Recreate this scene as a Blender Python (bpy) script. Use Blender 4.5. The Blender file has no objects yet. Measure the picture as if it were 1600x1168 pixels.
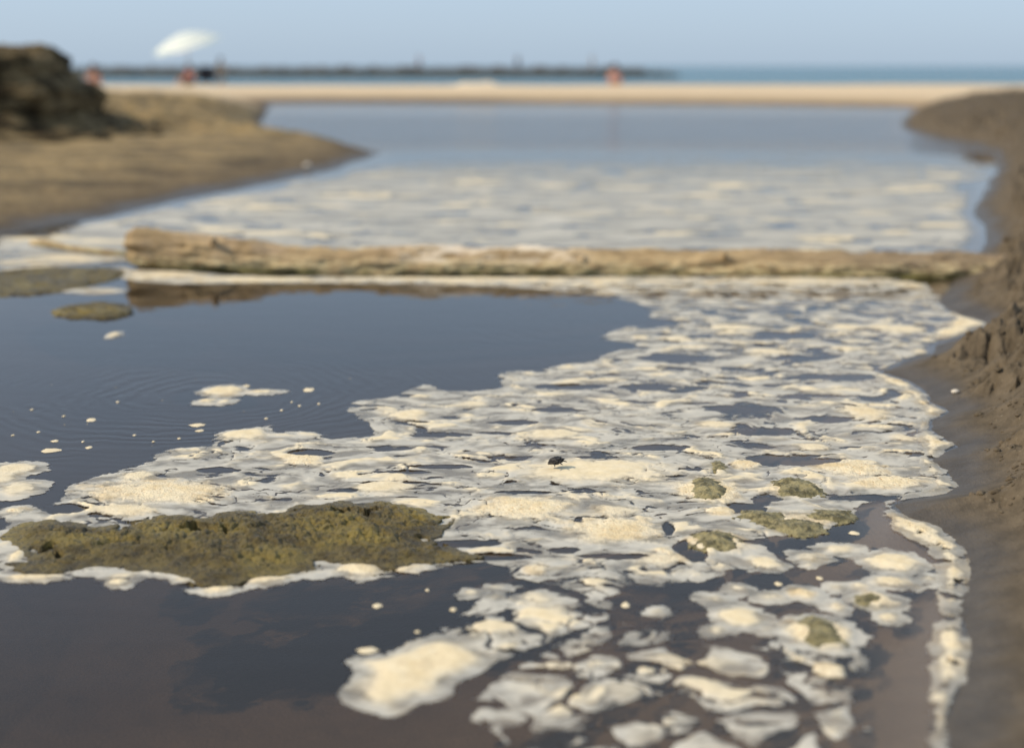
import bpy, bmesh, math, random
import numpy as np
from mathutils import Vector, Matrix

# ------------------------------------------------------------------ camera, sky, sun, exposure
C = bpy.context.scene
COL = C.collection
R = math.radians
CAM_H, PITCH, FPX = 1.0, R(10.98), 2222.2
cam_d = bpy.data.cameras.new('camera')
cam = bpy.data.objects.new('camera', cam_d); COL.objects.link(cam); C.camera = cam
cam.location = (0, 0, CAM_H); cam.rotation_euler = (R(90) - PITCH, 0, 0)
cam_d.sensor_width = 36; cam_d.lens = 50; cam_d.shift_y = -50 / 1600
cam_d.clip_start = 0.05; cam_d.clip_end = 20000
cam_d.dof.use_dof = True; cam_d.dof.focus_distance = 3.5; cam_d.dof.aperture_fstop = 1.45

SUN_EL, SUN_AZ = R(40), R(257)           # azimuth clockwise from +Y: from the left
world = bpy.data.worlds.new('World'); C.world = world; world.use_nodes = True
wn = world.node_tree; bg = wn.nodes['Background']
sky = wn.nodes.new('ShaderNodeTexSky'); sky.sky_type = 'NISHITA'; sky.sun_disc = False
sky.sun_elevation = SUN_EL; sky.sun_rotation = SUN_AZ
sky.air_density = 1.0; sky.dust_density = 1.5; sky.ozone_density = 6; sky.altitude = 0
hs = wn.nodes.new('ShaderNodeHueSaturation'); hs.inputs['Saturation'].default_value = 0.8      # a hazy, milky sky all round
wn.links.new(sky.outputs[0], hs.inputs['Color']); tn = wn.nodes.new('ShaderNodeMix'); tn.data_type = 'RGBA'; tn.blend_type = 'MULTIPLY'; tn.inputs[0].default_value = 1; tn.inputs[7].default_value = (.96, 1.0, 1.10, 1)
wn.links.new(hs.outputs[0], tn.inputs[6]); hz_ = wn.nodes.new('ShaderNodeMix'); hz_.data_type = 'RGBA'; hz_.inputs[0].default_value = .74; hz_.inputs[7].default_value = (2.62, 3.30, 4.05, 1)   # even milky veil over the whole sky
wn.links.new(tn.outputs[2], hz_.inputs[6]); wn.links.new(hz_.outputs[2], bg.inputs[0]); bg.inputs[1].default_value = 0.15
sun_d = bpy.data.lights.new('sun', 'SUN'); sun_d.energy = 3.05; sun_d.angle = R(0.5); sun_d.color = (1, 0.84, 0.61)
sun = bpy.data.objects.new('sun', sun_d); COL.objects.link(sun)
to_sun = Vector((math.sin(SUN_AZ) * math.cos(SUN_EL), math.cos(SUN_AZ) * math.cos(SUN_EL), math.sin(SUN_EL)))
sun.rotation_euler = (-to_sun).to_track_quat('-Z', 'Y').to_euler()
C.view_settings.view_transform = 'Standard'; C.view_settings.look = 'None'
C.view_settings.exposure = 0.34; C.view_settings.gamma = 1.0; C.view_settings.use_curve_mapping = False
C.render.engine = 'CYCLES'
C.cycles.use_denoising = True
C.cycles.max_bounces = 8; C.cycles.transparent_max_bounces = 12
C.cycles.caustics_reflective = False; C.cycles.caustics_refractive = False
rng = random.Random(7)

# ------------------------------------------------------------------ projection of photo points on to level planes
def at(X, Y, z=0.0):
    xc, yc = (X - 800) / FPX, (534 - Y) / FPX
    cp, sp = math.cos(PITCH), math.sin(PITCH)
    dy, dz = cp + yc * sp, -sp + yc * cp
    t = (z - CAM_H) / dz
    return (xc * t, dy * t)
def at_depth(X, Y, d):
    """point on the sight line of a photo point, d metres out"""
    xc, yc = (X - 800) / FPX, (534 - Y) / FPX
    cp, sp = math.cos(PITCH), math.sin(PITCH)
    dy, dz = cp + yc * sp, -sp + yc * cp
    return (xc * d / dy, d, CAM_H + dz * d / dy)
def W(pts, z=0.0): return np.array([at(x, y, z) for x, y in pts])

# ------------------------------------------------------------------ numpy noise
_r = np.random.RandomState(11)
_P = np.concatenate([_r.permutation(256)] * 3)
_G = np.stack([np.cos(np.arange(256) * 2.399), np.sin(np.arange(256) * 2.399)], 1)[_r.permutation(256)]
_J = _r.rand(256, 3)
def perlin(x, y):
    xi = np.floor(x).astype(np.int64); yi = np.floor(y).astype(np.int64)
    xf, yf = x - xi, y - yi; xi &= 255; yi &= 255
    u = xf ** 3 * (xf * (xf * 6 - 15) + 10); v = yf ** 3 * (yf * (yf * 6 - 15) + 10)
    def g(ix, iy, fx, fy):
        k = _G[_P[_P[ix & 255] + (iy & 255)]]
        return k[..., 0] * fx + k[..., 1] * fy
    a = g(xi, yi, xf, yf); b = g(xi + 1, yi, xf - 1, yf)
    c = g(xi, yi + 1, xf, yf - 1); d = g(xi + 1, yi + 1, xf - 1, yf - 1)
    return (a + u * (b - a) + v * ((c + u * (d - c)) - (a + u * (b - a)))) * 1.5
def fbm(x, y, f, o=4, g=0.5, sx=0.0):
    s = 0; a = 1; t = 0
    for i in range(o):
        s = s + a * perlin(x * f + 17.3 * i + sx, y * f - 9.1 * i + sx * 1.7); t += a; a *= g; f *= 2.03
    return s / t
def worley(x, y):
    xi = np.floor(x).astype(np.int64); yi = np.floor(y).astype(np.int64)
    f1 = np.full(x.shape, 9.0); f2 = np.full(x.shape, 9.0); idv = np.zeros(x.shape)
    for dx in (-1, 0, 1):
        for dy in (-1, 0, 1):
            h = _P[_P[(xi + dx) & 255] + ((yi + dy) & 255)]
            j = _J[h]
            d = np.hypot(xi + dx + j[..., 0] - x, yi + dy + j[..., 1] - y)
            nf = d < f1
            f2 = np.where(nf, f1, np.minimum(f2, d)); idv = np.where(nf, j[..., 2], idv); f1 = np.where(nf, d, f1)
    return f1, f2, idv
def sst(a, b, x):
    t = np.clip((x - a) / (b - a), 0, 1); return t * t * (3 - 2 * t)
def sdf(poly, x, y):
    """signed distance to a closed polygon, positive inside"""
    poly = np.asarray(poly); sh = x.shape; x = x.ravel(); y = y.ravel()
    d = np.full(x.shape, 1e9); ins = np.zeros(x.shape, bool); n = len(poly)
    for i in range(n):
        ax, ay = poly[i]; bx, by = poly[(i + 1) % n]
        ex, ey = bx - ax, by - ay
        t = np.clip(((x - ax) * ex + (y - ay) * ey) / (ex * ex + ey * ey + 1e-12), 0, 1)
        d = np.minimum(d, (x - ax - t * ex) ** 2 + (y - ay - t * ey) ** 2)
        c = ((ay > y) != (by > y)) & (x < ex * (y - ay) / (ey if ey else 1e-12) + ax)
        ins ^= c
    d = np.sqrt(d)
    return np.where(ins, d, -d).reshape(sh)
def smooth_poly(p, it=2):
    p = np.asarray(p, float)
    for _ in range(it):
        q = np.roll(p, -1, 0)
        p = np.stack([p * .75 + q * .25, p * .25 + q * .75], 1).reshape(-1, 2)
    return p

# ------------------------------------------------------------------ mesh and object helpers
def link_mesh(name, me, mat=None, parent=None, smooth=True):
    o = bpy.data.objects.new(name, me); COL.objects.link(o)
    if mat and not me.materials: me.materials.append(mat)
    if parent is not None: o.parent = parent
    if smooth and len(me.polygons): me.polygons.foreach_set('use_smooth', np.ones(len(me.polygons), bool))
    return o
def np_mesh(name, V, F, attrs=None):
    V = np.asarray(V, np.float32); F = np.asarray(F, np.int32); k = F.shape[1]
    me = bpy.data.meshes.new(name)
    me.vertices.add(len(V)); me.vertices.foreach_set('co', V.ravel())
    me.loops.add(F.size); me.loops.foreach_set('vertex_index', F.ravel())
    me.polygons.add(len(F)); me.polygons.foreach_set('loop_start', np.arange(0, F.size, k, dtype=np.int32))
    try: me.polygons.foreach_set('loop_total', np.full(len(F), k, np.int32))
    except Exception: pass
    for an, arr in (attrs or {}).items():
        a = me.attributes.new(an, 'FLOAT_COLOR', 'POINT')
        full = np.ones((len(V), 4), np.float32); full[:, :arr.shape[1]] = arr
        a.data.foreach_set('color', full.ravel())
    me.update(calc_edges=True); me.validate()
    return me
def grid_faces(nr, nc):
    i = np.arange(nr * nc).reshape(nr, nc)
    return np.stack([i[:-1, :-1], i[:-1, 1:], i[1:, 1:], i[1:, :-1]], -1).reshape(-1, 4)
def cut(V, F, keep_v, attrs):
    """keep the faces that touch a kept vertex, and drop unused vertices"""
    kf = keep_v[F].any(1); F = F[kf]
    used = np.zeros(len(V), bool); used[F.ravel()] = True
    m = np.cumsum(used) - 1
    return V[used], m[F], {k: a[used] for k, a in attrs.items()}
def tag(o, label=None, cat=None, group=None, kind=None):
    if label: o['label'] = label
    if cat: o['category'] = cat
    if group: o['group'] = group
    if kind: o['kind'] = kind
    return o
def empty(name, loc, label, cat, group=None, rz=0.0):
    o = bpy.data.objects.new(name, None); COL.objects.link(o); o.location = loc; o.rotation_euler.z = rz
    o.empty_display_size = 0.1
    return tag(o, label, cat, group)
def from_bm(name, bm, mat, parent=None, smooth=True):
    me = bpy.data.meshes.new(name); bm.to_mesh(me); bm.free()
    return link_mesh(name, me, mat, parent, smooth)
def tube_bm(pts, rads, n=10, bm=None, jitter=0.0):
    bm = bm or bmesh.new(); rings = []
    pts = [Vector(p) for p in pts]
    for i, p in enumerate(pts):
        t = (pts[min(i + 1, len(pts) - 1)] - pts[max(i - 1, 0)]).normalized()
        a = t.orthogonal().normalized() if abs(t.z) > .9 else t.cross(Vector((0, 0, 1))).normalized()
        b = t.cross(a)
        rings.append([bm.verts.new(p + (a * math.cos(k * 2 * math.pi / n) + b * math.sin(k * 2 * math.pi / n)) * rads[i] * (1 + jitter * rng.uniform(-1, 1))) for k in range(n)])
    for i in range(len(rings) - 1):
        for k in range(n):
            bm.faces.new((rings[i][k], rings[i][(k + 1) % n], rings[i + 1][(k + 1) % n], rings[i + 1][k]))
    bm.faces.new(rings[0][::-1]); bm.faces.new(rings[-1])
    bmesh.ops.recalc_face_normals(bm, faces=bm.faces)
    return bm

# ------------------------------------------------------------------ material helpers
class NT:
    def __init__(s, name):
        s.m = bpy.data.materials.new(name); s.m.use_nodes = True; s.t = s.m.node_tree
        s.out = s.t.nodes['Material Output']; s.b = s.t.nodes['Principled BSDF']
    def n(s, ty, **kw):
        nd = s.t.nodes.new(ty)
        for k, v in kw.items():
            if k.startswith('i_'):
                key = k[2:]; key = int(key) if key.isdigit() else key.replace('_', ' ')
                nd.inputs[key].default_value = v
            else: setattr(nd, k, v)
        return nd
    def l(s, a, b): s.t.links.new(a, b)
    def noise(s, scale, detail=4, rough=.55, vec=None, dist=0.0):
        nd = s.n('ShaderNodeTexNoise'); nd.inputs['Scale'].default_value = scale
        nd.inputs['Detail'].default_value = detail; nd.inputs['Roughness'].default_value = rough
        nd.inputs['Distortion'].default_value = dist
        s.l(vec or s.pos(), nd.inputs['Vector']); return nd.outputs['Fac']
    def pos(s):
        if not hasattr(s, '_p'): s._p = s.n('ShaderNodeNewGeometry').outputs['Position']
        return s._p
    def sep(s, v):
        nd = s.n('ShaderNodeSeparateXYZ'); s.l(v, nd.inputs[0]); return nd.outputs
    def mr(s, v, a, b, c=0.0, d=1.0, smooth=True):
        nd = s.n('ShaderNodeMapRange'); nd.interpolation_type = 'SMOOTHSTEP' if smooth else 'LINEAR'
        s.l(v, nd.inputs['Value'])
        for i, q in zip(('From Min', 'From Max', 'To Min', 'To Max'), (a, b, c, d)): nd.inputs[i].default_value = q
        return nd.outputs[0]
    def math(s, op, a, b=None):
        nd = s.n('ShaderNodeMath', operation=op)
        for i, q in enumerate((a, b)):
            if q is None: continue
            if isinstance(q, (int, float)): nd.inputs[i].default_value = q
            else: s.l(q, nd.inputs[i])
        return nd.outputs[0]
    def mix(s, f, a, b):
        nd = s.n('ShaderNodeMix', data_type='RGBA')
        if isinstance(f, (int, float)): nd.inputs[0].default_value = f
        else: s.l(f, nd.inputs[0])
        for i, q in ((6, a), (7, b)):
            if isinstance(q, tuple): nd.inputs[i].default_value = (*q, 1)
            else: s.l(q, nd.inputs[i])
        return nd.outputs[2]
    def bump(s, h, strength=.5, dist=.01, normal=None):
        nd = s.n('ShaderNodeBump'); nd.inputs['Strength'].default_value = strength; nd.inputs['Distance'].default_value = dist
        s.l(h, nd.inputs['Height'])
        if normal is not None: s.l(normal, nd.inputs['Normal'])
        return nd.outputs[0]
    def setb(s, color=None, rough=None, normal=None, spec=None):
        for k, v in (('Base Color', color), ('Roughness', rough), ('Normal', normal), ('Specular IOR Level', spec)):
            if v is None: continue
            if isinstance(v, tuple): s.b.inputs[k].default_value = (*v, 1)
            elif isinstance(v, (int, float)): s.b.inputs[k].default_value = v
            else: s.l(v, s.b.inputs[k])
def plain(name, col, rough=.7, var=.25, scale=20):
    t = NT(name); f = t.noise(scale, 3)
    t.setb(t.mix(f, tuple(c * (1 - var) for c in col), tuple(min(1, c * (1 + var)) for c in col)), rough)
    return t.m

# ------------------------------------------------------------------ shoreline of the stream
RIGHT = [(1480, 1168), (1492, 1110), (1500, 1068), (1506, 1047), (1513, 1005), (1502, 965), (1500, 935), (1513, 890), (1503, 858), (1487, 837), (1461, 822),
         (1416, 807), (1395, 788), (1425, 779), (1476, 772), (1496, 760), (1480, 735), (1455, 721), (1470, 708), (1496, 698), (1478, 685),
         (1455, 672), (1458, 657), (1486, 643), (1458, 628), (1440, 605), (1425, 596), (1379, 581), (1412, 566), (1455, 553), (1465, 538),
         (1517, 525), (1553, 510), (1530, 499), (1484, 487), (1468, 472), (1490, 440), (1505, 412), (1533, 392), (1542, 379), (1537, 349), (1521, 330),
         (1540, 296), (1560, 262), (1554, 240), (1517, 227), (1450, 216), (1405, 199), (1414, 184), (1432, 169)]
FARB = [(1375, 166), (1150, 163), (800, 161), (500, 160), (425, 161)]
LEFT = [(416, 180), (404, 197), (384, 208), (440, 213), (520, 221), (597, 239), (512, 268), (372, 296), (280, 312), (160, 340), (0, 367), (-140, 400)]
shore = np.concatenate([W(RIGHT), W(FARB), W(LEFT), np.array([[-3.6, 5.6], [-3.4, 4.2], [-2.9, 2.5], [-2.6, 0.5], [-1.9, -1.5], [0.2, -2.4], [0.9, -1.2], [0.85, 0.4]])])

def land_height(x, y):
    sh = x.shape
    s = -sdf(shore, x, y)                                        # positive on land
    near = np.exp(-np.maximum(y, 0) / 8)
    s = s + (0.012 * fbm(x, y, 9, 3) * (0.4 + near) + 0.06 * fbm(x, y, 1.3, 3) * sst(6, 14, y))
    # how high the land stands away from the water
    beach = 0.45 - 0.62 * sst(44, 64, y) - 0.6 * sst(60, 95, y) + 0.05 * fbm(x, y, .25, 3) * (1 - sst(44, 54, y))
    right = 0.55 + 0.08 * fbm(x, y, 1.1, 3)
    left = 0.13 + 0.05 * fbm(x, y, .6, 3) + 0.27 * sst(18.6, 22.5, y + 0.9 * fbm(x, y, .5, 3)) + .06 * sst(-4, -9, x)
    wr = sst(-0.5, 1.5, x + 0.0 * y)
    top = left * (1 - wr) + right * wr
    wb = sst(29, 38, y); top = top * (1 - wb) + beach * wb
    slope = (0.16 + .5 * sst(17, 20, y)) * (1 - wr) + (0.30 + 0.32 * sst(0.10, 0.30, s) - .25 * sst(12, 25, y) * 0) * wr
    slope = slope * (1 - wb) + 0.12 * wb
    sp = np.maximum(s, 0); tp = np.maximum(top, 0.05)
    z = tp * (1 - np.exp(-sp * slope / tp)) + np.minimum(top - 0.05, 0)
    # clods, footmarks and tufts of wet sand
    c1, c2, cid = worley(x * 11 + .6 * fbm(x, y, 6, 2), y * 11 + .6 * fbm(x, y, 6, 2, sx=4))
    rough_r = wr * (1 - wb) * sst(0.10, 0.30, s + .12 * fbm(x, y, 3, 3)) * (0.42 + 0.58 * sst(2.75, 3.5, y + .5 * fbm(x, y, 1.7, 2)))
    patch = sst(-.15, .25, fbm(x, y, 2.3, 3, sx=8))
    z = z + rough_r * (1.25 * (0.085 * (0.55 - c1) * (cid * .8 + .2) * patch + 0.085 * fbm(x, y, 2.6, 4) + 0.070 * fbm(x, y, 10, 4, .6) + .045 * np.maximum(-.15, fbm(x, y, 30, 3, .65)) * (.3 + patch) - .05 * sst(.25, .5, fbm(x, y, 17, 3, .6, sx=55))))
    crack = np.abs(fbm(x, y, 4.5, 3, sx=21)); z = z - rough_r * 0.045 * (1 - sst(0, .045, crack)) * sst(0, .3, fbm(x, y, 1.9, 2, sx=3))
    rough_l = (1 - wr) * (1 - wb) * sst(0.05, 0.8, s)
    z = z + rough_l * (0.06 * fbm(x, y, 2.5, 4) + .02 * fbm(x, y, 9, 3)) * (.6 + 2.2 * sst(17.5, 20.5, y))
    z = z + wb * sst(.3, 2, s) * 0.02 * fbm(x, y, 1.5, 4)
    # bed of the stream
    bed = -0.55 * (1 - np.exp(np.minimum(s, 0) / 1.7)) + .012 * fbm(x, y, 5, 3) * sst(0, -.2, s)
    # shallow side by the right bank in the foreground
    return np.where(s > 0, z + 0.001, bed)

def axis(segs):
    out = []
    for a, b, n in segs: out.append(np.linspace(a, b, n, endpoint=False))
    return np.concatenate(out + [np.array([segs[-1][1]])])
u = axis([(-90, -12, 14), (-12, -2, 24), (-2, -.55, 40), (-.55, -.42, 20), (-.42, -.12, 110), (-.12, .17, 50), (.17, .22, 24), (.22, .40, 210), (.40, .60, 40), (.60, 2, 40), (2, 12, 24), (12, 90, 14)])
v = np.concatenate([np.linspace(-3.2, 1.7, 30, endpoint=False), np.exp(np.linspace(math.log(1.7), math.log(9.5), 820, endpoint=False)),
                    np.exp(np.linspace(math.log(9.5), math.log(60), 280, endpoint=False)), np.linspace(60, 110, 12)])
wv = np.where(v > 1.0, v, 1.0 + 0.0 * v)
U, Vv = np.meshgrid(u, v); GX = U * np.maximum(Vv, 1.0); GY = Vv
GZ = land_height(GX, GY)
gV = np.stack([GX.ravel(), GY.ravel(), GZ.ravel()], 1)

# sand: wet near the water line, olive on the banks, pale and dry on the far beach
t = NT('sand'); P = t.sep(t.pos())
n1 = t.noise(1.4, 5, .6); n2 = t.noise(14, 5, .65); n3 = t.noise(120, 3, .6); n4 = t.noise(420, 2, .6)
bank = t.mix(t.mr(n2, .3, .7), (.080, .062, .040), (.142, .110, .072))
leftm = t.mr(P[0], 1.0, -1.0)
leftc = t.mix(t.mr(n2, .3, .7), (.205, .142, .064), (.37, .27, .13))
leftc = t.mix(t.mr(n1, .42, .66), leftc, (.10, .075, .040))
bank = t.mix(leftm, bank, leftc)
bank = t.mix(t.mr(n3, .62, .72, 0, .55), bank, (.26, .215, .15))
bank = t.mix(t.mr(n3, .30, .38, .45, 0), bank, (.045, .035, .022))
dry = t.mix(t.mr(n2, .3, .7), (.58, .44, .275), (.68, .54, .365))
beachm = t.mr(t.math('ADD', P[1], t.math('MULTIPLY', n1, 5.0)), 30.5, 36)
dampb = t.mr(t.math('ADD', P[2], t.math('MULTIPLY', n1, .1)), .10, .33)
bcol = t.mix(dampb, (.33, .235, .135), dry)
dry_all = t.mix(beachm, bank, bcol)
wetn = t.math('ADD', P[2], t.math('MULTIPLY', t.math('SUBTRACT', n1, .5), .08))
damp_shade = t.math('MULTIPLY', t.mr(t.math('ADD', P[2], t.math('MULTIPLY', t.math('SUBTRACT', n2, .5), .06)), .02, .15, .75, 0), leftm)  # dark shadows along the left waterline, painted in together with the damp
dry_all = t.mix(damp_shade, dry_all, (.085, .058, .032))
wet = t.mr(wetn, .002, .050, 1, 0)
wetc = t.mix(t.mr(n2, .3, .7), (.058, .046, .032), (.085, .068, .048))
col = t.mix(wet, dry_all, wetc)
bedm = t.mr(P[2], -.012, -.002, 1, 0)
bedc = t.mix(t.mr(n1, .35, .65), (.165, .118, .078), (.235, .172, .115))
col = t.mix(bedm, col, bedc)
rough = t.mr(wet, 0, 1, .85, .45)
h = t.math('ADD', t.math('MULTIPLY', n3, .6), t.math('ADD', t.math('MULTIPLY', n4, .25), n2))
t.setb(col, rough, t.bump(h, .55, .012), t.mr(wet, 0, 1, .2, .35)); M_SAND = t.m
ground = tag(link_mesh('ground', np_mesh('ground', gV, grid_faces(*GX.shape)), M_SAND), 'wet brown sand banks and stream bed running out to a pale dry beach', kind='structure')

# ------------------------------------------------------------------ water of the stream: a body with a rippled mirror top
RIP = at(300, 612); RIP2 = at(1010, 500)
def ripple_normal(t, centres, strength):
    h = None
    for (cx, cy), fr, fade, amp in centres:
        mp = t.n('ShaderNodeVectorMath', operation='SUBTRACT'); t.l(t.pos(), mp.inputs[0]); mp.inputs[1].default_value = (cx, cy, 0)
        wob = t.n('ShaderNodeVectorMath', operation='LENGTH'); t.l(mp.outputs[0], wob.inputs[0])
        d = wob.outputs['Value']
        dn = t.math('ADD', d, t.math('MULTIPLY', t.noise(2.6, 4), .34))
        w = t.math('SINE', t.math('MULTIPLY', dn, fr))
        w = t.math('MULTIPLY', t.math('MULTIPLY', w, t.mr(d, 0.0, fade, amp, 0)), t.mr(t.noise(3, 2), .3, .65))
        h = w if h is None else t.math('ADD', h, w)
    return h
def water_mat(name, sea=False):
    t = NT(name); t.t.nodes.remove(t.b); P = t.sep(t.pos())
    mp = t.n('ShaderNodeMapping'); mp.inputs['Scale'].default_value = (.35, 1, 1); t.l(t.pos(), mp.inputs[0])
    if not sea:
        h = ripple_normal(t, [(RIP, 120, 1.3, .00042), (RIP2, 95, 1.4, .00035)], 1)
        broad = t.math('MULTIPLY', t.noise(9, 3, .5, mp.outputs[0]), .0007)
        wind = t.mr(t.math('ADD', P[1], t.math('MULTIPLY', t.noise(.25, 3), 4.0)), 17.5, 21.5); wind = t.math('MULTIPLY', wind, t.mr(P[1], 27, 33, 1, 0))
        gust = t.math('MULTIPLY', t.math('MULTIPLY', t.noise(14, 3, .6), wind), .012)
        h = t.math('ADD', t.math('ADD', h, broad), gust)
    else:
        h = t.math('ADD', t.math('MULTIPLY', t.noise(.8, 4, .6, mp.outputs[0]), .35), t.math('MULTIPLY', t.noise(5, 3, .6), .05))
    nrm = t.bump(h, 1.0, 1.0)
    fr = t.n('ShaderNodeFresnel'); fr.inputs['IOR'].default_value = 1.33; t.l(nrm, fr.inputs['Normal'])
    gl = t.n('ShaderNodeBsdfGlossy'); gl.inputs['Roughness'].default_value = .02 if not sea else .12; t.l(nrm, gl.inputs['Normal'])
    if not sea: t.l(t.mr(t.math('ADD', P[1], t.math('MULTIPLY', t.noise(.25, 3), 4.0)), 17, 23, .02, .13), gl.inputs['Roughness'])
    df = t.n('ShaderNodeBsdfDiffuse'); df.inputs['Color'].default_value = (.100, .082, .060, 1) if not sea else (.050, .165, .215, 1)
    geo = t.n('ShaderNodeNewGeometry')                            # light leaving the water from below is refracted, not totally reflected
    fr_o = t.math('MULTIPLY', fr.outputs[0], t.math('SUBTRACT', 1.0, geo.outputs['Backfacing']))
    mx = t.n('ShaderNodeMixShader'); t.l(fr_o, mx.inputs[0]); t.l(gl.outputs[0], mx.inputs[2])
    if sea: t.l(df.outputs[0], mx.inputs[1])
    else:
        tr = t.n('ShaderNodeBsdfTransparent'); tr.inputs['Color'].default_value = (.92, .92, .90, 1)
        m2 = t.n('ShaderNodeMixShader'); m2.inputs[0].default_value = .13
        t.l(tr.outputs[0], m2.inputs[1]); t.l(df.outputs[0], m2.inputs[2]); t.l(m2.outputs[0], mx.inputs[1])
        va = t.n('ShaderNodeVolumeAbsorption'); va.inputs['Color'].default_value = (.46, .37, .26, 1); va.inputs['Density'].default_value = 1.9
        t.l(va.outputs[0], t.out.inputs['Volume'])
    t.l(mx.outputs[0], t.out.inputs['Surface']); return t.m
M_WATER = water_mat('stream_water'); M_SEA = water_mat('sea_water', True)
bm = bmesh.new()
for v_ in bmesh.ops.create_cube(bm, size=1)['verts']:
    v_.co = ((v_.co.x) * 70, 18.2 + v_.co.y * 43.6, 0 if v_.co.z > 0 else -1.2)
stream = tag(from_bm('stream_water', bm, M_WATER, smooth=False), 'still dark stream water mirroring the pale sky', kind='structure')
bm = bmesh.new()
q = [bm.verts.new(p) for p in ((-9000, 50, -.12), (9000, 50, -.12), (9000, 15000, -.12), (-9000, 15000, -.12))]
bm.faces.new(q)
sea = tag(from_bm('sea', bm, M_SEA, smooth=False), 'flat blue sea reaching the horizon behind the beach', kind='structure')

# ------------------------------------------------------------------ foam
t = NT('foam')
at_ = t.n('ShaderNodeAttribute', attribute_name='foam'); fs = t.n('ShaderNodeSeparateColor'); t.l(at_.outputs['Color'], fs.inputs[0])
cov, thick, grain = fs.outputs
n1 = t.noise(38, 5, .62); n2 = t.noise(190, 3, .6); n3 = t.noise(9, 4, .6)
vo = t.n('ShaderNodeTexVoronoi'); vo.inputs['Scale'].default_value = 210; t.l(t.pos(), vo.inputs['Vector'])
vo2 = t.n('ShaderNodeTexVoronoi'); vo2.inputs['Scale'].default_value = 95; t.l(t.pos(), vo2.inputs['Vector'])
film = t.mix(t.mr(n3, .35, .65), (.52, .50, .44), (.60, .565, .48))
cream = t.mix(t.mr(n1, .3, .7), (.70, .57, .345), (.78, .665, .455))
speck = t.math('MULTIPLY', t.mr(vo2.outputs['Distance'], .18, .34, 1, 0), grain)
cream = t.mix(t.math('MULTIPLY', speck, t.mr(n2, .40, .54)), cream, (.46, .27, .11))
tk = t.mr(t.math('ADD', thick, t.math('MULTIPLY', t.math('SUBTRACT', n1, .5), .45)), .02, .92)
colf = t.mix(tk, film, cream)
tint = t.mix(t.math('MULTIPLY', t.mr(n3, .47, .66), t.math('MULTIPLY', grain, .70)), colf, (.60, .45, .24))
al = t.mr(t.math('ADD', cov, t.math('ADD', t.math('MULTIPLY', t.math('SUBTRACT', n1, .5), 1.0), t.math('MULTIPLY', t.math('SUBTRACT', n2, .5), .55))), .28, .66)
dens = t.math('MAXIMUM', at_.outputs['Alpha'], t.mr(tk, 0, .7))
al = t.math('MULTIPLY', al, dens)
hb = t.math('ADD', t.math('MULTIPLY', vo.outputs['Distance'], t.mr(grain, 0, 1, .25, 1.0)), t.math('ADD', t.math('MULTIPLY', n1, .6), t.math('MULTIPLY', vo2.outputs['Distance'], grain)))
t.setb(tint, .75, t.bump(hb, .5, .0025), .25); t.l(al, t.b.inputs['Alpha'])
M_FOAM = t.m

def ell(X, Y, rx, ry, th=0.6, gr=0.3):
    """an oval given on the photograph, as an oval on the water: centre, radii in metres, thickness, grain"""
    c = at(X, Y); a = abs(at(X + rx, Y)[0] - at(X - rx, Y)[0]) / 2; b = abs(at(X, Y - ry)[1] - at(X, Y + ry)[1]) / 2
    cy = (at(X, Y - ry)[1] + at(X, Y + ry)[1]) / 2
    return (c[0] * cy / c[1], cy, a, b, th, gr)
def ell_in(e, x, y, nz):
    return (1 - np.hypot((x - e[0]) / e[2], (y - e[1]) / e[3])) * (math.sqrt(e[2] * e[3])) + nz

RAFT = [(-60, 832), (15, 826), (0, 800), (30, 797), (60, 800), (70, 790), (100, 778), (105, 757), (180, 736), (240, 722), (238, 708), (290, 700), (335, 696), (332, 686), (345, 673), (400, 668), (430, 663),
        (425, 676), (470, 673), (515, 680), (560, 686), (585, 680), (575, 663), (556, 652), (538, 638), (552, 626), (610, 622), (650, 606), (658, 600), (678, 602), (690, 611), (748, 612),
        (786, 606), (778, 590), (780, 580), (840, 580), (870, 570), (925, 566), (955, 548), (1000, 545), (985, 535), (945, 532), (940, 524), (975, 512), (1010, 500), (1020, 488), (1010, 480),
        (985, 470), (930, 460), (820, 450), (700, 445), (560, 443), (440, 443), (395, 442), (300, 445), (200, 440), (170, 425), (240, 420), (380, 432), (560, 433), (800, 433), (1100, 432), (1300, 433), (1440, 436),
        (1475, 470), (1540, 505), (1500, 524), (1455, 536), (1440, 552), (1385, 575), (1370, 585), (1420, 605), (1445, 632), (1475, 645), (1445, 660), (1448, 680), (1480, 697), (1445, 718), (1478, 750),
        (1480, 762), (1400, 776), (1330, 790), (1345, 806), (1300, 826), (1250, 838), (1200, 838), (1182, 846), (1225, 874), (1246, 889), (1210, 897), (1178, 896), (1150, 890), (1130, 898), (1100, 912), (1070, 909), (1015, 920),
        (980, 914), (960, 930), (915, 928), (860, 914), (806, 908), (800, 896), (785, 885), (745, 876), (700, 886), (640, 897), (590, 906), (560, 912), (530, 900), (500, 906), (440, 913), (380, 926), (335, 937),
        (300, 930), (285, 918), (260, 915), (235, 897), (215, 912), (185, 926), (150, 912), (138, 900), (100, 906), (60, 915), (0, 910), (-60, 905)]
LOWER = [(692, 978), (700, 964), (735, 950), (748, 932), (780, 922), (800, 914), (860, 918), (930, 926), (966, 950), (962, 966), (935, 976), (905, 982), (880, 992), (845, 1010), (810, 1026), (776, 1032), (740, 1014), (700, 998)]
LOWC = [(772, 1062), (812, 1040), (850, 1018), (888, 996), (930, 980), (965, 972), (1010, 980), (1058, 986), (1050, 1004), (1100, 992), (1115, 1008), (1170, 1004), (1196, 1018), (1208, 994), (1236, 1006), (1265, 1022),
        (1340, 1012), (1366, 1040), (1345, 1075), (1330, 1110), (1365, 1150), (1300, 1200), (1340, 1300), (900, 1300), (860, 1200), (780, 1160), (730, 1110)]
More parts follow.
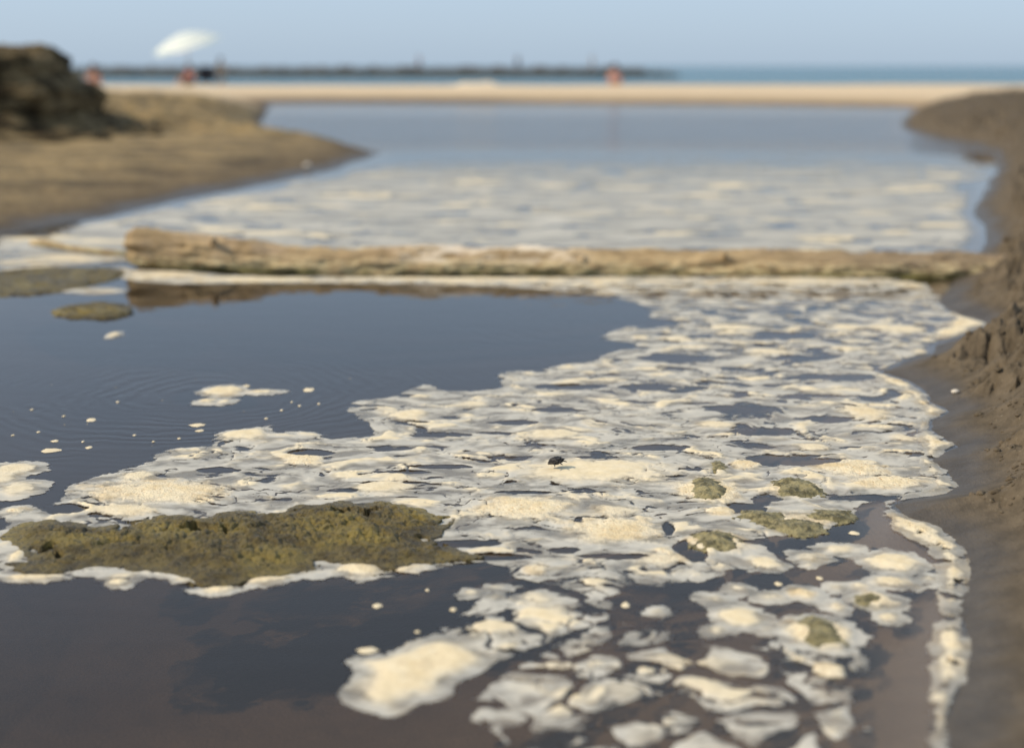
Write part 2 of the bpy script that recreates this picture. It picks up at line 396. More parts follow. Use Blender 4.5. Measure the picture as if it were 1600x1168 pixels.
BIGPAD = [(546, 1066), (560, 1048), (548, 1034), (566, 1026), (590, 1028), (612, 1018), (644, 1001), (692, 991), (740, 1004), (776, 1024), (756, 1046), (716, 1066), (700, 1090), (650, 1100), (620, 1118), (566, 1112), (530, 1090)]
# dark openings in the raft (photo ovals, strength) and the thick cream pads
PADS = [ell(925, 738, 165, 26, .8, .05), ell(820, 795, 95, 25, .9, .8), ell(960, 830, 100, 30, .85, .9), ell(960, 800, 60, 14, .6, .5), ell(600, 762, 70, 16, .7, .3), ell(250, 770, 150, 26, .75, .9),
        ell(190, 798, 95, 14, .7, .5), ell(470, 720, 42, 10, .9, .8), ell(385, 680, 50, 12, .9, .2), ell(300, 702, 35, 8, .7, .3), ell(215, 745, 45, 10, .7, .6), ell(640, 650, 38, 12, .8, .2), ell(740, 632, 36, 8, .6, .2), ell(865, 680, 60, 12, .7, .3),
        ell(1105, 768, 70, 27, .95, 1), ell(1245, 766, 55, 17, .8, .7), ell(1165, 727, 32, 11, .8, 1), ell(1330, 735, 75, 18, .85, 1), ell(1390, 755, 70, 16, .85, 1), ell(1350, 645, 48, 17, .8, .6), ell(1120, 665, 50, 8, .7, .4), ell(1270, 700, 40, 9, .7, .5),
        ell(1410, 685, 30, 9, .6, .3), ell(1120, 848, 70, 22, .8, .8), ell(1200, 880, 45, 14, .9, .3), ell(1125, 800, 35, 9, .8, .8), ell(1250, 816, 90, 22, .5, .8), ell(1040, 875, 70, 16, .6, .7), ell(840, 890, 26, 12, .6, .8), ell(930, 910, 40, 9, .7, .2),
        ell(1140, 512, 60, 7, .7, .2), ell(1320, 512, 45, 7, .7, .2), ell(1200, 550, 60, 8, .6, .2), ell(1060, 530, 50, 7, .6, .2), ell(1410, 515, 60, 8, .7, .2),
        ell(700, 437, 330, 5, .7, .6), ell(1250, 441, 200, 7, .6, .8), ell(400, 438, 150, 6, .8, .5), ell(250, 432, 70, 7, .7, .4), ell(950, 452, 90, 10, .5, .5),
        ell(180, 915, 42, 12, 1, .3), ell(340, 925, 50, 12, .95, .6), ell(60, 905, 80, 8, .9, .4), ell(30, 868, 20, 14, .9, .3), ell(280, 908, 40, 8, .8, .3), ell(440, 908, 90, 8, .85, .4), ell(560, 893, 50, 14, .95, .6), ell(650, 890, 60, 8, .7, .5),
        ell(770, 982, 65, 16, .7, .2), ell(860, 955, 60, 16, .45, .1), ell(870, 1040, 50, 14, .5, .1), ell(1060, 1035, 60, 14, .5, .5), ell(1300, 1050, 50, 18, .7, .9), ell(930, 1020, 60, 14, .4, .2), ell(1150, 1060, 60, 18, .4, .2)]
OPEN = [ell(1165, 640, 60, 10), ell(1230, 720, 90, 9), ell(1190, 675, 60, 7), ell(1000, 505, 60, 8), ell(1060, 560, 70, 7), ell(1000, 739, 14, 9), ell(905, 815, 8, 8), ell(1045, 828, 10, 12), ell(720, 850, 60, 7), ell(690, 730, 50, 4), ell(780, 716, 22, 4), ell(640, 738, 50, 4),
        ell(690, 680, 60, 5), ell(560, 665, 20, 8), ell(480, 708, 40, 6), ell(340, 735, 40, 6), ell(1340, 778, 70, 5), ell(1190, 782, 18, 9), ell(1165, 795, 30, 10), ell(1080, 862, 22, 22), ell(1030, 700, 50, 5), ell(900, 605, 60, 5), ell(1010, 605, 60, 6), ell(1300, 590, 90, 6), ell(1230, 525, 60, 7),
        ell(820, 770, 50, 3), ell(930, 715, 40, 3), ell(620, 755, 60, 3), ell(960, 870, 60, 5), ell(1290, 655, 50, 6), ell(870, 640, 40, 5), ell(800, 660, 50, 4), ell(780, 870, 50, 6), ell(1250, 560, 50, 5), ell(100, 795, 40, 8), ell(160, 805, 30, 5), ell(920, 770, 35, 3), ell(880, 860, 30, 6)]

MAT_BIG = [(2, 838), (20, 826), (60, 813), (100, 812), (136, 819), (160, 822), (172, 826), (192, 815), (224, 814), (240, 807), (280, 805), (308, 804), (316, 812), (340, 804), (376, 800), (432, 805), (452, 797), (464, 791), (492, 791), (528, 784),
           (545, 785), (560, 790), (580, 786), (610, 787), (640, 790), (668, 798), (700, 807), (709, 815), (700, 826), (692, 838), (676, 846), (704, 856), (724, 866), (755, 870), (736, 878), (690, 880), (650, 885), (600, 893), (575, 884), (520, 882), (500, 880), (492, 892), (460, 899), (400, 907),
           (352, 921), (312, 918), (288, 906), (236, 893), (210, 893), (190, 889), (150, 886), (100, 894), (60, 900), (36, 896), (14, 890), (8, 880), (40, 876), (30, 858), (12, 848)]
mat_big = W(MAT_BIG)

def foam_field(x, y, edge, pads, opens=(), crack=1.0, film=1.0):
    """coverage, thickness and grain of the foam, from how far inside its outline a point lies"""
    e1 = fbm(x, y, 13, 3, .6); e2 = fbm(x, y, 45, 2)
    e = edge + 0.020 * e1 + .009 * e2 + .004 * fbm(x, y, 110, 2)
    inside = sst(-.004, .012, e)
    wx = x + .09 * fbm(x, y, 3.2, 3, sx=1) + .010 * fbm(x, y, 22, 2, sx=5); wy = y + .085 * fbm(x, y, 3.2, 3, sx=9) + .010 * fbm(x, y, 22, 2, sx=7)
    hx, hy = (wx + .12 * wy) * .62, wy * 1.05
    lo = fbm(x, y, 1.5, 2, sx=31)
    swirl = fbm(hx, hy, 11.0, 4, .55, sx=13)
    openr = .15 * sst(.15, .75, x) * sst(3.2, 4.4, y) + .10 * lo + .10 * sst(5.2, 5.9, y) * sst(6.55, 6.3, y) - .12 * sst(6.35, 6.6, y)
    fine = fbm(hx * 1.3, hy, 34, 3, .6, sx=71)
    cutA = sst(-.10, .12, swirl + .16 * fine + .31 - openr)
    vein = np.abs(fbm(hx, hy, 5.5, 4, .55, sx=3))
    vein2 = np.abs(fbm(hx * 1.2, hy * 1.1, 11, 3, .55, sx=83))
    cutV = np.minimum(.30 + .70 * sst(.003, .034, vein + .02 * lo), .48 + .52 * sst(.0, .035, vein2 + .12 * sst(-.1, .3, lo)))
    f1, f2, cid = worley(wx * 9.5, wy * 8)
    roundw = sst(2.95, 2.5, y)                                   # nearer the camera the foam breaks up into rounded puffs
    cutW = 1 - roundw * (1 - sst(.0, .20, f2 - f1 - .015 + .25 * lo + .34 * swirl)) * .95
    c = np.minimum(np.minimum(cutA, cutV), cutW)
    c = 1 - crack * (1 - c)
    e1w = e1
    th = np.zeros_like(x); gr = np.zeros_like(x)
    for p in pads:
        m = (np.abs(x - p[0]) < p[2] * 1.5) & (np.abs(y - p[1]) < p[3] * 1.5)
        if not m.any(): continue
        sz = math.sqrt(p[2] * p[3])
        d = ell_in(p, x[m], y[m], 0) / sz + .30 * e1[m] + .12 * e2[m]
        k = sst(-.15, .80, d) * p[4]
        th[m] = np.maximum(th[m], k); gr[m] = np.maximum(gr[m], sst(.02, .35, d) * p[5])
    for p in opens:
        m = (np.abs(x - p[0]) < p[2] * 1.6) & (np.abs(y - p[1]) < p[3] * 1.6)
        if not m.any(): continue
        d = ell_in(p, x[m], y[m], 0) / math.sqrt(p[2] * p[3]) + .75 * swirl[m] + .35 * e1[m]
        c[m] = np.minimum(c[m], 1 - sst(-.05, .25, d))
    # raised cells all over the raft
    pad = sst(-.12, .55, fbm((wx + .1 * wy) * .75, wy * 1.0, 10.5, 3, .55, sx=51) + .10 * lo + .08 * swirl) * .80
    puff = sst(.62, .05, f1 + .25 * e1) * (.15 + .55 * cid) * roundw
    th = np.maximum(th, np.maximum(pad, puff) * film * sst(.3, .9, c))
    c = np.maximum(c, sst(.25, .7, th) * .95)
    c = np.minimum(c, inside)
    th = th * sst(.0, .04, e) * (1 - .45 * sst(5.5, 6.1, y) * sst(6.6, 6.3, y)); gr = np.maximum(gr, .9 * sst(5.8, 6.3, y)); th = np.maximum(th, .6 * sst(6.3, 6.55, y + .25 * lo) * sst(.0, .05, e) * sst(-.35, .35, fbm(hx, hy, 7, 3, sx=15)))
    den = .34 + .52 * sst(-.34, .30, fbm(hx, hy, 15, 4, .62, sx=61) + .35 * swirl) + .1 * sst(0, .2, th)
    return c, th, gr, np.clip(den, 0, 1)
def foam_obj(name, x, y, c, th, gr, label, cat=None, kind=None, group=None, mask=None, zadd=0.0, den=None):
    e3 = fbm(x, y, 60, 3, .6); e4 = fbm(x, y, 18, 3)
    z = .0006 + .0012 * c + th * sst(.2, .9, c) * (.0065 + .003 * e4 + .0025 * e3 * (0.2 + gr)) + zadd
    den = np.full(x.shape, .75) if den is None else den
    A = np.stack([c.ravel(), th.ravel(), gr.ravel(), den.ravel()], 1)
    V = np.stack([x.ravel(), y.ravel(), z.ravel()], 1)
    keep = (c > .10) if mask is None else (c > .10) & mask
    V, F, at2 = cut(V, grid_faces(*x.shape), keep.ravel(), {'foam': A})
    return tag(link_mesh(name, np_mesh(name, V, F, at2), M_FOAM), label, cat, group, kind)

RIGHT_EDGE = [p for p in RIGHT if 462 < p[1] < 1180]
rope_w = []
def rope_edge(x, y):
    s = sdf(shore, x, y)                                         # distance into the water
    rp = smooth_poly(W([(1370, 790), (1386, 826), (1412, 842), (1442, 850), (1462, 880), (1470, 915), (1462, 955), (1462, 1010), (1452, 1068), (1440, 1180), (1520, 1180), (1540, 1000), (1540, 880), (1500, 820), (1400, 780)]), 1)
    up = smooth_poly(W([(1560, 500), (1470, 470), (1430, 476), (1490, 500), (1440, 525), (1420, 548), (1360, 574), (1348, 590), (1402, 612), (1425, 640), (1440, 650), (1425, 665), (1422, 690), (1440, 705), (1428, 725), (1440, 752), (1440, 765), (1390, 778), (1370, 792), (1420, 800), (1560, 770), (1560, 640), (1460, 570), (1580, 530)]), 1)
    d = np.maximum(sdf(rp, x, y), sdf(up, x, y))
    return np.minimum(d, s + .006)
cols = np.linspace(-.46, .46, 860)
rows = np.exp(np.linspace(math.log(1.6), math.log(7.6), 830))
fu, fv = np.meshgrid(cols, rows); fx, fy = fu * fv, fv
edge = sdf(smooth_poly(W(RAFT), 1), fx, fy)
edge = np.maximum(edge, sdf(smooth_poly(W(LOWER), 1), fx, fy))
edge = np.maximum(edge, sdf(smooth_poly(W(LOWC), 1), fx, fy))
edge = np.minimum(edge, sdf(shore, fx, fy) + .004)
rope = rope_edge(fx, fy)
c, th, gr, den = foam_field(fx, fy, edge, PADS, OPEN)
ins = sdf(mat_big, fx, fy)
th = th * (1 - .8 * sst(-.01, .02, ins)); c = np.where(ins > .03, 0, c)
foam_obj('foam', fx, fy, c, th, gr, 'broken raft of cream foam and thin grey film drifting on the stream', kind='stuff', den=den)
# the ribbon of foam washed along the right bank
re = rope + .010 * fbm(fx, fy, 14, 3)
re = re + .006 * sst(2.9, 2.4, fy) + .027 * fbm(fx, fy, 3.6, 2, sx=91) + .014 * fbm(fx, fy, 20, 3, sx=12) - .022 * sst(3.3, 4.6, fy) * (1 + 1.2 * fbm(fx, fy, 5, 3, sx=77)) + .008 * fbm(fx, fy, 40, 3)
rc = sst(-.004, .014, re); rth = sst(-.004, .06, re + .03 * fbm(fx, fy, 8, 3, sx=2)) * (.80 + .5 * fbm(fx, fy, 7, 3, sx=33))
hol = fbm(fx, fy, 16, 4, .6, sx=40)
rc = np.minimum(rc, 1 - .95 * sst(.12, .34, hol))
foam_obj('shore_foam', fx, fy, rc, rth, .45 + .4 * sst(-.2, .3, hol), 'thin ribbon of cream foam washed along the right sand bank', kind='stuff', zadd=.0012, den=.52 + .4 * fbm(fx, fy, 14, 3, sx=5))

# foam film on the far pool, and specks on the open water
FARF = [(-150, 420), (-150, 385), (60, 362), (170, 341), (290, 312), (380, 300), (480, 282), (560, 262), (620, 250), (800, 240), (1000, 232), (1250, 222), (1440, 216), (1520, 232), (1562, 262), (1540, 300), (1525, 330), (1540, 360), (1545, 385), (1500, 402), (1200, 412), (500, 412), (150, 412), (40, 405)]
r2 = np.exp(np.linspace(math.log(6.9), math.log(22), 420)); qu, qv = np.meshgrid(np.linspace(-.5, .40, 560), r2); qx, qy = qu * qv, qv
ed = sdf(W(FARF), qx, qy); ed = np.minimum(ed, sdf(shore, qx, qy))
ed = ed + .5 * fbm(qx, qy, .7, 3) * sst(9, 14, qy)
e1 = fbm(qx, qy, 6, 3, .6)
sw = fbm(qx + .12 * e1, qy, 2.6, 4, .6, sx=3); sw2 = fbm(qx, qy, 7.5, 3, .6, sx=6)
lowd = fbm(qx, qy, .7, 2, sx=2)
fade = sst(18.5, 9.0, qy + 1.5 * lowd)
fc = sst(-.05, .25, ed + .1 * e1) * np.clip(sst(-.42, -.14, sw + .5 * sw2 + .15 * lowd) * (.22 + .78 * fade), 0, 1)
fth = .85 * sst(.06, .55, fbm(qx * .55 + .1 * e1, qy, 2.4, 3, .55, sx=44) + .15 * sw2) * sst(19, 11, qy) * sst(0, .2, ed)
foam_obj('foam_film', qx, qy, fc, fth, np.zeros_like(fc), 'pale foam film spread over the far pool behind the log', kind='stuff', den=np.clip(.66 + .5 * fbm(qx * .6, qy, 3.5, 3, sx=8) - .22 * sst(10, 17, qy), .1, 1))

def foam_piece(name, label, ovals, group=None, cat='foam', holes=(), step=.004, poly=None, crack=.25, kind=None):
    if poly is not None:
        pw = smooth_poly(W(poly), 1); bx0, by0 = pw.min(0) - .04; bx1, by1 = pw.max(0) + .04
    else:
        bx0 = min(o[0] - o[2] for o in ovals) - .03; bx1 = max(o[0] + o[2] for o in ovals) + .03
        by0 = min(o[1] - o[3] for o in ovals) - .03; by1 = max(o[1] + o[3] for o in ovals) + .03
    x, y = np.meshgrid(np.arange(bx0, bx1, step), np.arange(by0, by1, step))
    ed = np.full(x.shape, -1.0)
    if poly is not None: ed = sdf(pw, x, y)
    for o in ovals: ed = np.maximum(ed, (1 - np.hypot((x - o[0]) / o[2], (y - o[1]) / o[3])) * math.sqrt(o[2] * o[3]) * .8)
    c, th, gr, den = foam_field(x, y, ed + .006, ovals, holes, crack, .5)
    if poly is not None:
        th = np.maximum(th, .85 * sst(.0, .06, ed + .02 * fbm(x, y, 9, 3))); c = np.maximum(c, np.minimum(1, sst(-.004, .01, ed + .012 * fbm(x, y, 12, 3))))
        gr = np.maximum(gr, .3)
    return foam_obj(name, x, y, c, th, gr, label, cat, kind, group, den=den)

ISL = 'foam islands floating apart from the raft'
foam_piece('foam_island', 'large thick cream foam island in the lower middle, smooth and domed', [ell(650, 1045, 80, 28, 1, .4)], ISL, poly=BIGPAD)
foam_piece('foam_island', 'narrow peanut shaped foam island below the right tip of the algae mat', [ell(775, 918, 27, 9, .75, .1), ell(738, 927, 22, 8, .7, .1)], ISL)
foam_piece('foam_island', 'small lone lump of foam in open dark water right of the lower foam sheet', [ell(1028, 957, 20, 10, .7, .2)], ISL)
foam_piece('foam_island', 'chain of three joined foam puffs below the dark channel', [ell(1152, 922, 28, 10, .55, .1), ell(1205, 934, 34, 11, .6, .1), ell(1118, 937, 30, 12, .55, .1)], ISL)
foam_piece('foam_island', 'small foam ring with a brown dimple in its middle', [ell(1258, 928, 33, 14, .8, 1)], ISL)
foam_piece('foam_island', 'small smooth oval of foam beside the brown dimpled ring', [ell(1310, 919, 24, 9, .6, .2)], ISL)
foam_piece('foam_island', 'wide bright cream foam slab above the ring with yellow algae', [ell(1160, 966, 52, 22, .85, .1), ell(1120, 985, 30, 10, .6, .1), ell(1200, 985, 28, 10, .5, .1)], ISL)
foam_piece('foam_island', 'big round ring of foam with yellow green algae at its centre', [ell(1282, 992, 70, 32, .95, 1)], ISL)
foam_piece('foam_island', 'foam ring holding a dark green algae spot near the shore ribbon', [ell(1366, 938, 48, 20, .75, .6), ell(1345, 918, 26, 10, .6, .2)], ISL)
foam_piece('foam_island', 'small brownish foam crumb under the ring with the dark green spot', [ell(1386, 967, 28, 12, .8, 1)], ISL)
foam_piece('foam_island', 'small brownish foam crumb between the yellow ring and the dark spot', [ell(1310, 948, 22, 13, .8, 1)], ISL)
foam_piece('foam_island', 'bright rounded foam cushion next to the shore ribbon', [ell(1396, 880, 55, 21, .95, .2), ell(1395, 910, 48, 13, .75, 1), ell(1452, 905, 20, 12, .6, .1)], ISL)
foam_piece('foam_island', 'low arrow shaped foam strip with olive stain below the mossy raft edge', [ell(1315, 860, 45, 11, .6, .2), ell(1265, 872, 38, 12, .5, .8), ell(1265, 885, 16, 7, .6, .2)], ISL)
foam_piece('foam_island', 'round foam patch at the left picture edge above the algae mat', [ell(25, 735, 50, 14, .7, .4), ell(30, 765, 45, 16, .6, .2), ell(0, 750, 40, 20, .6, .3)], ISL)
foam_piece('foam_island', 'crusty foam tuft with brown crumbs at the left edge just behind the mat', [ell(24, 800, 34, 9, .85, 1)], ISL)
foam_piece('foam_island', 'cream foam clump with a pointed tail floating alone on open blue water', [ell(350, 612, 40, 10, 1, .7), ell(410, 613, 36, 4.5, .7, .5), ell(322, 628, 26, 6, .8, .9), ell(352, 628, 20, 5, .7, .6)], ISL)
foam_piece('foam_island', 'tiny cream foam crumb alone on water below the left end of the log', [ell(178, 524, 13, 5, .9, .5)], ISL)
foam_piece('foam_island', 'pale foam streaks left of the log among olive algae', [ell(110, 405, 80, 8, .6, .3), ell(60, 420, 60, 6, .6, .2), ell(150, 455, 50, 5, .7, .3), ell(160, 425, 50, 7, .6, .2), ell(25, 410, 40, 5, .6, .2)], ISL, step=.01)
# scattered crumbs of foam, too many to count
fl = [(482, 609, 9, 3), (440, 641, 4, 2), (308, 664, 13, 3), (312, 673, 6, 2), (143, 656, 7, 3), (78, 704, 16, 4), (139, 699, 6, 2), (86, 689, 6, 2), (184, 628, 4, 2), (384, 603, 6, 2), (590, 946, 7, 4), (708, 952, 5, 3), (668, 922, 3, 2), (652, 987, 5, 2),
      (416, 654, 5, 2), (456, 628, 3, 2), (468, 634, 4, 2), (498, 631, 4, 2), (130, 690, 4, 2), (60, 675, 5, 2), (20, 680, 4, 2), (240, 690, 4, 1.5), (210, 680, 5, 2), (280, 685, 5, 2), (575, 1016, 16, 5), (978, 945, 7, 5), (1335, 833, 9, 3), (1280, 903, 6, 3), (1216, 912, 6, 3), (50, 640, 4, 2), (100, 650, 4, 2)]
for k in range(12):
    X = rng.uniform(0, 560); Y = rng.uniform(585, 720)
    fl.append((X, Y, rng.uniform(.6, 1.5), rng.uniform(.25, .6)))
fV, fF, fA, fn = [], [], [], 0
for X, Y, rx, ry in fl:
    o = ell(X, Y, rx * (.6 if rx < 6 and Y < 760 else 1), ry * (.6 if rx < 6 and Y < 760 else 1))
    if sdf(W(RAFT), np.array([o[0]]), np.array([o[1]]))[0] > -.01: continue
    n = 14; rr = [rng.uniform(.75, 1.2) for _ in range(n)]
    fV.append([o[0], o[1], .0025]); fA.append([1, .8, .1])
    for ring, zz, ss in ((0, .002, .6), (1, .0006, 1)):
        for i in range(n):
            a = i * 2 * math.pi / n; fV.append([o[0] + math.cos(a) * o[2] * rr[i] * ss, o[1] + math.sin(a) * o[3] * rr[i] * ss, zz]); fA.append([1, .7, .1])
    for i in range(n):
        j = (i + 1) % n
        fF += [[fn, fn + 1 + i, fn + 1 + j], [fn + 1 + i, fn + 1 + n + i, fn + 1 + n + j], [fn + 1 + i, fn + 1 + n + j, fn + 1 + j]]
    fn += 1 + 2 * n
tag(link_mesh('foam_flecks', np_mesh('foam_flecks', fV, fF, {'foam': np.array(fA)}), M_FOAM), 'small scattered crumbs of foam on the open water', kind='stuff')

# ------------------------------------------------------------------ algae
t = NT('algae')
n1 = t.noise(22, 5, .65); n2 = t.noise(90, 4, .65, dist=.6); n3 = t.noise(6, 3, .5); n4 = t.noise(350, 3, .6)
c1 = t.mix(t.mr(n1, .32, .66), (.062, .046, .017), (.205, .150, .038))
c1 = t.mix(t.mr(n3, .45, .68), c1, (.30, .225, .05))
c1 = t.mix(t.mr(n2, .60, .74, 0, .65), c1, (.34, .28, .12))
c1 = t.mix(t.mr(n2, .34, .50, .80, 0), c1, (.040, .031, .012))
c1 = t.mix(t.mr(n4, .56, .70, 0, .6), c1, (.30, .235, .075))
t.setb(c1, t.mr(n2, .3, .7, .22, .60), t.bump(t.math('ADD', n2, t.math('MULTIPLY', n4, .7)), 1.0, .012), .5); M_ALGAE = t.m
t = NT('algae_stain'); n1 = t.noise(40, 5, .65); n2 = t.noise(150, 4, .65)
c1 = t.mix(t.mr(n1, .34, .62), (.075, .064, .024), (.29, .245, .115)); c1 = t.mix(t.mr(n2, .58, .72, 0, .7), c1, (.50, .42, .26))
t.setb(c1, .55, t.bump(n2, .8, .006), .4); M_STAIN = t.m
def algae(name, label, ovals=(), poly=None, hgt=.03, step=.003, group=None):
    ovals = [(o[0], o[1], o[2] * 1.22, o[3] * 1.28) for o in ovals]; hgt = hgt if poly is not None else hgt * (.42 if step < .005 else .62)
    if poly is not None:
        pw = smooth_poly(W(poly), 1); bx0, by0 = pw.min(0) - .03; bx1, by1 = pw.max(0) + .03
    else:
        bx0 = min(o[0] - o[2] for o in ovals) - .02; bx1 = max(o[0] + o[2] for o in ovals) + .02
        by0 = min(o[1] - o[3] for o in ovals) - .02; by1 = max(o[1] + o[3] for o in ovals) + .02
    x, y = np.meshgrid(np.arange(bx0, bx1, step), np.arange(by0, by1, step))
    ed = np.full(x.shape, -1.0)
    if poly is not None: ed = sdf(pw, x, y)
    for o in ovals: ed = np.maximum(ed, (1 - np.hypot((x - o[0]) / o[2], (y - o[1]) / o[3])) * math.sqrt(o[2] * o[3]) * .8)
    e1 = fbm(x, y, 16, 3); e2 = fbm(x, y, 60, 3, .6)
    e = ed + (.014 if poly is not None else .018) * e1 + .010 * e2
    if poly is not None: e = e - .05 * np.maximum(0, fbm(x, y, 7.5, 3, .6, sx=23) - .05)
    wx, wy = x + .015 * e1, y + .015 * fbm(x, y, 16, 3, sx=4)
    f1, f2, cid = worley(wx * 15, wy * 13); g1, g2, gid = worley(wx * 38, wy * 34)
    pile = sst(-.01, .12 if poly is not None else .05, e) ** .8
    h1, h2, hid = worley(wx * 95, wy * 80)
    dome = lambda f: np.maximum(0, 1 - 1.35 * f * f)
    lump = .30 * dome(f1) * (.4 + .6 * cid) + .40 * dome(g1) * (.35 + .65 * gid) + .24 * dome(h1) * (.4 + .6 * hid) + .26 * fbm(x, y, 8, 2, sx=2) + .10 * e2
    z = (.004 if poly is not None or step > .005 else .0005 + .0075 * sst(-.005, .035, e + .012 * fbm(x, y, 30, 2, sx=6))) + hgt * pile * (.10 + 1.05 * np.maximum(0, lump))
    pools = fbm(x, y, 9, 3, sx=17); z = np.where((pools < -.33) & (ed > .0), -.004, z)
    z = np.where(e < -.002, -.004, z)
    V = np.stack([x.ravel(), y.ravel(), z.ravel()], 1)
    V, F, _ = cut(V, grid_faces(*x.shape), (e > 0).ravel(), {})
    return tag(link_mesh(name, np_mesh(name, V, F), M_ALGAE if poly is not None or step > .005 else M_STAIN), label, 'algae', group)
algae('algae_mat', 'big lumpy olive green algae mat floating in the left foreground', poly=MAT_BIG, hgt=.030, step=.0026)
AG = 'small algae patches among the foam'
algae('algae_patch', 'round grey green algae patch in a thick granular foam ring', [ell(1107, 767, 28, 15)], hgt=.03, group=AG)
algae('algae_patch', 'oval yellow green algae patch right of the granular ring', [ell(1247, 765, 34, 12)], hgt=.032, group=AG)
algae('algae_patch', 'tiny grey algae tuft behind the granular foam ring', [ell(1122, 730, 11, 7)], hgt=.026, group=AG)
algae('algae_patch', 'dark olive algae patch at the front edge of the raft', [ell(1120, 849, 36, 13)], hgt=.032, group=AG)
algae('algae_patch', 'long ragged olive algae strip along the dark water channel', [ell(1190, 810, 34, 9), ell(1245, 825, 40, 11), ell(1300, 808, 36, 9)], hgt=.022, group=AG)
algae('algae_patch', 'yellow green algae heap inside the big round foam ring', [ell(1282, 990, 36, 20)], hgt=.026, group=AG)
algae('algae_patch', 'small dark green algae spot in the foam ring by the shore ribbon', [ell(1366, 940, 24, 8)], hgt=.024, group=AG)
algae('algae_patch', 'broad olive algae patch at the left edge in front of the stick', [ell(50, 440, 90, 17), ell(130, 432, 50, 10)], hgt=.03, step=.01, group=AG)
algae('algae_patch', 'small drifting algae clump on open water below the left log end', [ell(145, 486, 48, 8), ell(165, 490, 32, 6)], hgt=.04, step=.008, group=AG)

# ------------------------------------------------------------------ driftwood log
t = NT('driftwood')
mp = t.n('ShaderNodeMapping'); mp.inputs['Scale'].default_value = (.22, 1, 1); t.l(t.pos(), mp.inputs[0])
n1 = t.noise(16, 5, .65, mp.outputs[0]); n2 = t.noise(60, 4, .6, mp.outputs[0]); n3 = t.noise(3.2, 4, .6); P = t.sep(t.pos())
c1 = t.mix(t.mr(n1, .32, .68), (.24, .165, .080), (.50, .365, .195))
c1 = t.mix(t.mr(n2, .62, .74, 0, .5), c1, (.08, .055, .03))
c1 = t.mix(t.mr(n3, .50, .68, 0, .6), c1, (.46, .34, .22))
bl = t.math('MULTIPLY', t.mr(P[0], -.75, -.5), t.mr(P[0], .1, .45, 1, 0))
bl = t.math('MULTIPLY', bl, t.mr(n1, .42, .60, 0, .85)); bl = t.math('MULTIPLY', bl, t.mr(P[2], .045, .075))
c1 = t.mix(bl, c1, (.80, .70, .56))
c1 = t.mix(t.mr(P[0], .9, 2.0, 0, .75), c1, (.20, .150, .095))
crust = t.math('MULTIPLY', t.mr(t.math('SUBTRACT', P[2], t.math('MULTIPLY', n3, .10)), -.03, .04, 1, 0), t.mr(n2, .42, .58))
c1 = t.mix(crust, c1, (.68, .56, .32))
alg = t.math('MULTIPLY', t.mr(P[2], .0, .055, 1, 0), t.mr(n3, .35, .6))
c1 = t.mix(alg, c1, (.13, .115, .03))
t.setb(c1, .82, t.bump(t.math('ADD', n1, t.math('MULTIPLY', n2, .5)), .8, .012)); M_WOOD = t.m
TOP = [(190, 358), (215, 359), (240, 361), (300, 369), (350, 376), (400, 383), (470, 392), (530, 396), (580, 393), (640, 389), (700, 389), (760, 392), (850, 396), (950, 397), (1100, 398), (1250, 400), (1400, 402), (1500, 404), (1650, 408)]
def log_y(x): return 7.12 - .07 * (x + 2)
lx = np.array([at_depth(X, Y, 7.0)[0] for X, Y in TOP])
lz = []
for (X, Y), x in zip(TOP, lx): lz.append(at_depth(X, Y, log_y(x))[2])
lz = np.array(lz); lr = np.interp(lx, [-2.1, -1.2, -.4, .3, 1.2, 2.3], [.102, .102, .105, .10, .095, .09])
logr = empty('driftwood_log', (-.2, 7.0, 0), 'long mud brown driftwood log lying across the stream into the right bank', 'log')
NX, NA = 420, 72
xs = np.linspace(lx[0], lx[-1], NX); zt = np.interp(xs, lx, lz)
kern = np.ones(15) / 15; zt = np.convolve(np.pad(zt, 7, 'edge'), kern, 'valid') + .012 + .008 * sst(-1.4, -.6, xs); rr = np.interp(xs, lx, lr)
AX, AA = np.meshgrid(xs, np.linspace(0, 2 * np.pi, NA, endpoint=False), indexing='ij')
bark = fbm(AX * 1.0, AA * .55, 5, 4, .6) * .010 + fbm(AX * .4, AA * 1.6, 4, 4) * .009 + fbm(AX * 6, AA * 3, 4, 4, .6) * .010 + fbm(AX * 1.5, AA * .9, 3, 3, sx=9) * .014 + fbm(AX, AA * .35, 2.0, 3, sx=19) * .024 + np.maximum(0, fbm(AX * 2.4, AA * 1.1, 2.2, 3, .6, sx=29)) * .028
bark += .016 * np.exp(-(((AX - .1) / .09) ** 2 + ((AA - 4.4) / .5) ** 2)) + .014 * np.exp(-(((AX + 1.3) / .07) ** 2 + ((AA - 2.0) / .5) ** 2))
# rounding wraps: blend the noise seam
seam = np.minimum(AA / .5, 1) ; bark = bark * seam + (1 - seam) * bark[:, -1:]
RR = rr[:, None] + bark
endk = sst(0, .05, AX - xs[0]) * .25 + .75
RR = RR * endk
LX = AX + .035 * fbm(AA * 1.3, AA * .7 + 2, 1.2, 2) * sst(.12, 0, AX - xs[0])
LY = log_y(AX) + RR * np.cos(AA); LZ = (zt - rr)[:, None] + RR * np.sin(AA) * .98
LZ = LZ + (.02 * np.sin(AX * 2.1) * 0)
V = np.stack([LX.ravel() + .2, LY.ravel() - 7.0, LZ.ravel()], 1)
i = np.arange(NX * NA).reshape(NX, NA); j = np.roll(i, -1, 1)
F = np.stack([i[:-1], i[1:], j[1:], j[:-1]], -1).reshape(-1, 4)
link_mesh('trunk', np_mesh('trunk', V, F), M_WOOD, logr)
